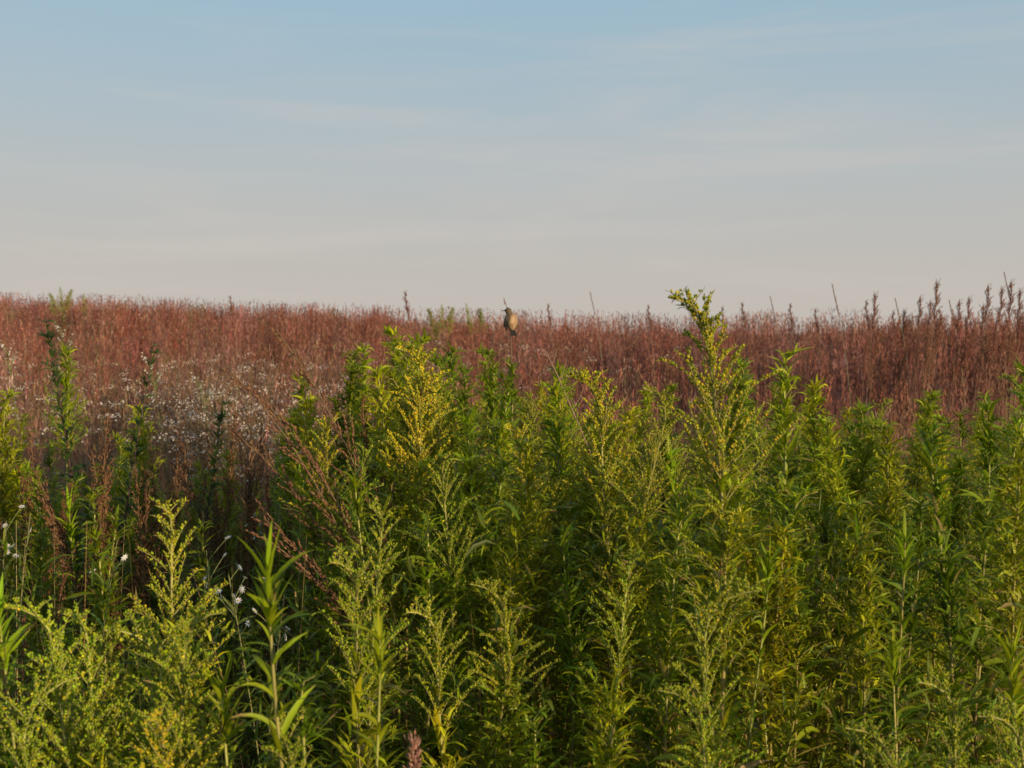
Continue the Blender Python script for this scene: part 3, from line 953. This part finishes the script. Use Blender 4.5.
for v, px, py, d, rz, lab in [
    ('lean', 276, 329, 2.35, 0.0, 'clump of tall brown grass whose seed heads lean left over the white flowers'),
    ('fan', 108, 416, 2.5, 0.0, 'fan of rusty brown grass spreading up and left from the shaded hollow'),
    ('up', 236, 410, 3.0, 0.8, 'upright brown grass clump right of the dark leafy-topped weed'),
    ('up', 208, 440, 3.1, 2.8, 'pinkish brown grass below the white flower patch'),
    ('fan', 150, 430, 3.2, 2.6, 'reddish grass spray behind the conical yellow-green shoot'),
    ('fan', 30, 430, 3.1, 2.9, 'brown grass tuft among the left-edge feathery stems'),
    ('up', 362, 400, 2.8, 4.1, 'brown grass stalks rising beside the leaning seed heads'),
    ('pink', 413, 742, 1.25, 0, 'small pinkish seed head poking up at the bottom edge'),
    ('up', 64, 560, 2.1, 1.0, 'short rusty grass in the shade above the bent left-edge plumes'),
    ('up', 20, 470, 2.9, 2.2, 'reddish grass stems low behind the left-edge feathery shoots'),
    ('up', 180, 432, 2.9, 1.1, 'brown grass stems between the two dark weeds'),
    ('fan', 262, 428, 3.0, 0.4, 'brown grass spray left of the leaning seed heads'),
    ('up', 268, 470, 2.7, 5.0, 'short reddish grass at the top of the dark hollow'),
    ('fan', 92, 452, 2.9, 3.5, 'reddish grass spray left of the rusty fan'),
    ('up', 322, 440, 2.6, 3.0, 'brown grass at the foot of the leaning seed heads'),
]:
    tag(put_plant('seed_grass', REED[v], px, py, d, rz), lab, 'grass', GR, 'thing')
sky = [('sky2', 405, 293, 8), ('sky2', 548, 305, 9), ('thin', 590, 292, 9), ('thin', 832, 284, 6.5), ('sky2', 790, 305, 8), ('sky2', 866, 302, 7.5), ('sky', 876, 296, 6.6),
       ('sky2', 893, 312, 8), ('sky', 905, 312, 7.2), ('sky', 921, 299, 7), ('sky', 938, 284, 6.5), ('sky', 931, 303, 7.5), ('thin', 949, 300, 7),
       ('sky', 960, 303, 7), ('sky', 970, 300, 7), ('sky', 984, 307, 7.4), ('sky', 989, 288, 6.8), ('sky', 1003, 290, 7), ('sky', 1012, 284, 6.6), ('sky', 1021, 292, 7),
       ('thin', 1004, 272, 7.4), ('sky2', 742, 304, 8), ('sky2', 722, 308, 8.5), ('sky2', 648, 306, 9), ('thin', 895, 298, 7), ('sky2', 230, 297, 10), ('thin', 770, 296, 8), ('sky2', 815, 310, 8)]
sky.sort(key=lambda t: t[1])
for i, (v, px, py, d) in enumerate(sky):
    o = put_plant('seed_grass', REED[v], px, py, d, (0.4 if i % 3 else 0.0))
    lk = {'sky': 'full brown seed head', 'sky2': 'narrow seed head', 'thin': 'bare thin grass stalk'}[v]
    o['kind'] = 'thing'
    tag(o, f'{lk} against the sky, {ORD[i]} from the left along the skyline', 'grass', 'seed heads standing above the skyline')

# bare twig right of the bird
tw = MB()
a0, a1 = spot(590, 452, 3.2), spot(556, 372, 3.2)
b0 = np.array([a0[0] + 0.06, 3.2, 0.0])
p = np.array([b0, (b0 + a0) / 2 + [0.01, 0, 0], a0, (a0 + a1) / 2, a1, spot(545, 350, 3.2)])
tw.tube(p, [0.004, 0.0035, 0.003, 0.0024, 0.0018, 0.001], np.array((0.20, 0.12, 0.08)), 6)
for px, py, qx, qy in [(566, 395, 552, 378), (560, 380, 566, 360), (556, 372, 544, 364), (572, 410, 584, 388), (550, 360, 540, 345), (552, 365, 556, 348)]:
    tw.tube(np.array([spot(px, py, 3.2), spot((px + qx) / 2 + 1, (py + qy) / 2, 3.21), spot(qx, qy, 3.22)]), [0.0014, 0.001, 0.0007], np.array((0.22, 0.13, 0.09)), 5)
two = bpy.data.objects.new('bare_twig', tw.mesh('bare_twig', M_STEM, True))
LINK.objects.link(two)
tag(two, 'bare forked brown twig sticking up right of the bird', 'twig')


# ------------------------------------------------------------------ bird
def bird():
    D = 4.0
    foot = spot(510.5, 325, D)
    root = empty('bird', tuple(foot))
    root.scale = (0.84, 0.84, 0.84)
    tag(root, 'small brown songbird with buff lit flank perched on a thin stalk at the skyline', 'bird')
    B = np.array

    def ringed(centres, rx, ry, colf, sides=18, name='body', mat=M_GRASS, parent=root):
        mb = MB()
        c = B(centres, float)
        t = nrm(np.gradient(c, axis=0))
        u = nrm(np.cross(t, B([0, 1.0, 0])))
        w = np.cross(t, u)
        a = np.linspace(0, 2 * np.pi, sides, endpoint=False)
        P = c[:, None] + B(rx)[:, None, None] * np.cos(a)[None, :, None] * u[:, None] + B(ry)[:, None, None] * np.sin(a)[None, :, None] * w[:, None]
        n0 = mb.n
        cols = colf(P)
        mb.surf(P[None], np.zeros((1, 3)), wrap=True)
        mb.c[-1] = cols.reshape(-1, 3).astype(np.float32)
        o = part(name, mb.mesh(name, mat, True), parent)
        return o

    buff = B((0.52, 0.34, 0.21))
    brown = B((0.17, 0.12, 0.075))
    dark = B((0.05, 0.04, 0.035))

    def body_col(P):
        # buff and streaked brown plumage, sunlit right painted pale, shaded left dark; dark crown
        x, y, z = P[..., 0], P[..., 1], P[..., 2]
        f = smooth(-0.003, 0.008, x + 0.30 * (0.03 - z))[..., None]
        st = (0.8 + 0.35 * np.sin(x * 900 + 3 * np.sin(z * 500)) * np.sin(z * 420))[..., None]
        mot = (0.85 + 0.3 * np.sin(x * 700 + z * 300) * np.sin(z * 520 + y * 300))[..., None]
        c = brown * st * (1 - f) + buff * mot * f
        crown = smooth(0.067, 0.072, z)[..., None]
        c = c * (1 - crown) + brown * 0.75 * crown
        cheek = (np.exp(-((z - 0.066) ** 2 / 0.00002)) * smooth(0.0, 0.01, x))[..., None]
        return c * (1 - 0.5 * cheek) + B((0.25, 0.14, 0.07)) * 0.5 * cheek

    z = [-0.026, -0.022, -0.014, 0.0, 0.016, 0.032, 0.045, 0.053, 0.059, 0.066, 0.073, 0.079, 0.082, 0.0835]
    xo = [0.009, 0.009, 0.008, 0.006, 0.004, 0.001, -0.003, -0.006, -0.008, -0.0100, -0.0115, -0.012, -0.012, -0.012]
    yo = [-0.004, -0.002, 0.0, 0.001, 0.0, -0.001, -0.001, 0, 0, 0, 0, 0, 0, 0]
    rx = [0.002, 0.010, 0.019, 0.0275, 0.0315, 0.0300, 0.0240, 0.0155, 0.0145, 0.0160, 0.0150, 0.0105, 0.006, 0.001]
    body = ringed([(xo[i], yo[i], z[i]) for i in range(14)], rx, [r * 0.98 for r in rx], body_col, 22)
    # beak pointing left
    bm = MB()
    bm.tube(B([(-0.024, -0.002, 0.069), (-0.032, -0.003, 0.0685), (-0.042, -0.004, 0.067)]), [0.0042, 0.0028, 0.0004], dark, 6)
    part('beak', bm.mesh('beak', M_STEM, True), root)
    # eye on the side shown
    for yy in (-0.0125,):
        e = MB()
        e.octa(B([[-0.0195, yy, 0.0705]]), B([[0, 1.0, 0]]), B([0.002]), B([0.001]), B([[0.01, 0.01, 0.01]]))
        part('eye', e.mesh('eye', M_STEM, True), root)
    # wings: overlapping feathers folded down the sides, sunlit right one painted lighter than shaded left
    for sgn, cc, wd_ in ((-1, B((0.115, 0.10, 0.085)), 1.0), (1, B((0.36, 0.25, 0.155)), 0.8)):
        w = MB()
        for k in range(9):
            t = k / 8
            L = 0.030 + 0.026 * t
            b0_ = B([sgn * (0.020 + 0.004 * t) + 0.002, -0.010 - 0.008 * (1 - t) + 0.010 * t, 0.045 - 0.016 * t])
            mid_ = b0_ + B([sgn * 0.004, -0.003, -L * 0.5])
            end = b0_ + B([-sgn * 0.006 * t, -0.002, -L])
            pts = np.stack([b0_, mid_, end])
            wv = B([sgn * 0.35, -0.9, 0]) * 0.0085 * wd_
            wv2 = B([wv[1], -wv[0], 0]) * 1.0
            G = np.stack([pts - wv2 * B([0.7, 1, 0.15])[:, None], pts + B([sgn * 0.002, -0.003, 0]), pts + wv2 * B([0.7, 1, 0.15])[:, None]], 1)
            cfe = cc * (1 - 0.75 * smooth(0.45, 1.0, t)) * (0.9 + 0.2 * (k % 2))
            w.surf(G[None], cfe[None])
            G2 = G + B([sgn * 0.0008, 0.0012, 0])
            w.surf(G2[None][:, :, ::-1], cfe[None])
        part('wing', w.mesh('wing', M_GRASS, True), root)
    # tail
    tl = MB()
    for k in range(6):
        a = (k - 2.5) * 0.03
        b0_ = B([0.010 + a * 0.03, -0.006 + 0.0006 * k, -0.016])
        e0 = b0_ + B([0.006 + a * 0.15, -0.004, -0.036])
        s_ = B([0.0042, 0, 0])
        for dy in (0, 0.0008):
            G = np.stack([np.stack([b0_ - s_ * 0.8, b0_ + s_ * 0.8]), np.stack([(b0_ + e0) / 2 - s_, (b0_ + e0) / 2 + s_]), np.stack([e0 - s_ * 0.7, e0 + s_ * 0.7])])
            G[..., 1] += dy
            tl.surf(G[None], (dark * 0.25)[None])
    part('tail', tl.mesh('tail', M_STEM), root)
    for sx in (-0.006, 0.010):
        lg = MB()
        tgt = B([0.0005, 0.021, -0.022 if sx < 0 else -0.030])
        lg.tube(B([(sx, 0.006, -0.012), (sx, 0.014, -0.018), tgt]), [0.0025, 0.001, 0.0008], dark, 6)
        for q in (-1, 0, 1):
            lg.tube(B([tgt, tgt + B([0.003 * q, -0.001, 0.003]), tgt + B([0.004 * q, 0.003, -0.001])]), 0.0006, dark, 4)
        part('leg', lg.mesh('leg', M_STEM, True), root)
    # perch stalk behind the body, its tip showing above the head
    g = float(ground_z(foot[0], D))
    pst = MB()
    x0, y0 = foot[0], D + 0.022
    tz = spot(504, 298, D)
    pp = np.array([(x0 + 0.03, y0, g), (x0 + 0.015, y0, g + 0.6), (x0 + 0.003, y0, foot[2] - 0.12), (x0 + 0.0005, y0, foot[2] - 0.03), (x0 - 0.008, y0 + 0.004, foot[2] + 0.05),
                   (tz[0], y0 + 0.004, tz[2])])
    pst.tube(pp, [0.004, 0.0034, 0.003, 0.0024, 0.0016, 0.0008], B((0.09, 0.045, 0.03)), 6)
    for k in range(10):
        q = pp[-1] - B([-0.002 * k * 0.2, 0, 0.003 * k])
        pst.octa((q + rng.normal(0, 0.001, 3))[None], B([[rng.normal(0, 0.4), 0, 1.0]]), B([0.0013]), B([0.004]), B([[0.2, 0.12, 0.08]]))
    ps = bpy.data.objects.new('perch_stalk', pst.mesh('perch_stalk', M_STEM, True))
    LINK.objects.link(ps)
    tag(ps, 'thin brown stalk carrying the perched bird', 'stalk')


bird()

# ------------------------------------------------------------------ ground
def ground():
    r = np.concatenate([[0.0, 0.5], np.geomspace(1, 2500, 90)])
    a = np.linspace(0, 2 * np.pi, 180, endpoint=False)
    Rr, A = np.meshgrid(r, a, indexing='ij')
    x, y = Rr * np.sin(A), Rr * np.cos(A)
    z = np.where(y > 0, ground_z(x, np.maximum(y, 0.01)), 0.02 * wob(x, y, 0.6)) * (Rr < 900)
    # ease the rise off to the sides and behind
    z *= smooth(-1, 2, y) * 0 + 1
    z = z - smooth(60, 2500, Rr) * 6
    mb = MB()
    mb.surf(np.stack([x, y, z], -1)[None], np.zeros((1, 3)), wrap=True)
    o = bpy.data.objects.new('ground', mb.mesh('ground', noise_material('meadow_soil', [(0.035, 0.04, 0.016), (0.10, 0.075, 0.035)], 3.0), True))
    LINK.objects.link(o)
    o['kind'] = 'structure'


ground()

# ------------------------------------------------------------------ light and sky
SUN_EL, SUN_AZ = 10.0, 135.0     # compass-like azimuth from +y (view) clockwise: behind and to the right
sd = Vector((math.sin(R(SUN_AZ)) * math.cos(R(SUN_EL)), math.cos(R(SUN_AZ)) * math.cos(R(SUN_EL)), math.sin(R(SUN_EL))))
sl = bpy.data.lights.new('sun', 'SUN')
sl.energy = 5.0
sl.angle = R(0.53)
sl.color = (1.0, 0.77, 0.46)
so = bpy.data.objects.new('sun', sl)
LINK.objects.link(so)
so.rotation_euler = sd.to_track_quat('Z', 'Y').to_euler()

w = bpy.data.worlds.new('World')
scene.world = w
w.use_nodes = True
nt = w.node_tree
nt.nodes.clear()
N, L = nt.nodes.new, nt.links.new
out = N('ShaderNodeOutputWorld')
bg = N('ShaderNodeBackground')
bg.inputs['Strength'].default_value = 0.090
sk = N('ShaderNodeTexSky')
sk.sky_type = 'NISHITA'
sk.sun_disc = False
sk.sun_elevation = R(SUN_EL)
sk.sun_rotation = R(SUN_AZ)
sk.dust_density = 2.0
tc = N('ShaderNodeTexCoord')
sep = N('ShaderNodeSeparateXYZ')
L(tc.outputs['Generated'], sep.inputs[0])
# low haze band
hz = N('ShaderNodeMapRange')
hz.interpolation_type = 'SMOOTHSTEP'
hz.inputs['From Min'].default_value = -0.02
hz.inputs['From Max'].default_value = 0.39
hz.inputs['To Min'].default_value = 0.96
hz.inputs['To Max'].default_value = 0.0
L(sep.outputs['Z'], hz.inputs['Value'])
mixh = N('ShaderNodeMix')
mixh.data_type = 'RGBA'
mixh.inputs[7].default_value = (4.95, 4.45, 3.95, 1)
L(hz.outputs[0], mixh.inputs[0])
veil = N('ShaderNodeMix')          # thin high veil that lightens the blue
veil.data_type = 'RGBA'
veil.inputs[0].default_value = 0.8
veil.inputs[7].default_value = (3.05, 4.80, 5.98, 1)
L(sk.outputs[0], veil.inputs[6])
L(veil.outputs[2], mixh.inputs[6])
# thin streaky cloud, stretched along the horizon
mp = N('ShaderNodeMapping')
mp.inputs['Scale'].default_value = (1.0, 1.0, 8.0)
mp.inputs['Rotation'].default_value = (0.0, R(13), 0.0)
L(tc.outputs['Generated'], mp.inputs['Vector'])
no = N('ShaderNodeTexNoise')
no.inputs['Scale'].default_value = 2.3
no.inputs['Detail'].default_value = 10
no.inputs['Roughness'].default_value = 0.55
no.inputs['Distortion'].default_value = 0.5
L(mp.outputs[0], no.inputs['Vector'])
cl = N('ShaderNodeMapRange')
cl.interpolation_type = 'SMOOTHSTEP'
cl.inputs['From Min'].default_value = 0.42
cl.inputs['From Max'].default_value = 0.78
cl.inputs['To Max'].default_value = 0.48
L(no.outputs['Fac'], cl.inputs['Value'])
mixc = N('ShaderNodeMix')
mixc.data_type = 'RGBA'
mixc.inputs[7].default_value = (5.5, 5.05, 4.65, 1)
L(cl.outputs[0], mixc.inputs[0])
L(mixh.outputs[2], mixc.inputs[6])
L(mixc.outputs[2], bg.inputs['Color'])
L(bg.outputs[0], out.inputs[0])

# ------------------------------------------------------------------ render settings
scene.view_settings.view_transform = 'Standard'
scene.view_settings.look = 'None'
scene.view_settings.gamma = 1
scene.view_settings.exposure = 0.33
scene.view_settings.use_curve_mapping = False
scene.render.engine = 'CYCLES'
cy = scene.cycles
cy.max_bounces = 6
cy.diffuse_bounces = 3
cy.glossy_bounces = 2
cy.transmission_bounces = 4
cy.use_denoising = True
cy.denoiser = 'OPENIMAGEDENOISE'
cy.denoising_input_passes = 'RGB_ALBEDO_NORMAL'
cy.filter_width = 1.6
print('tris', sum(len(m.polygons) for m in bpy.data.meshes), 'goldenrods', sum(1 for o in bpy.data.objects if o.name.startswith('goldenrod')))
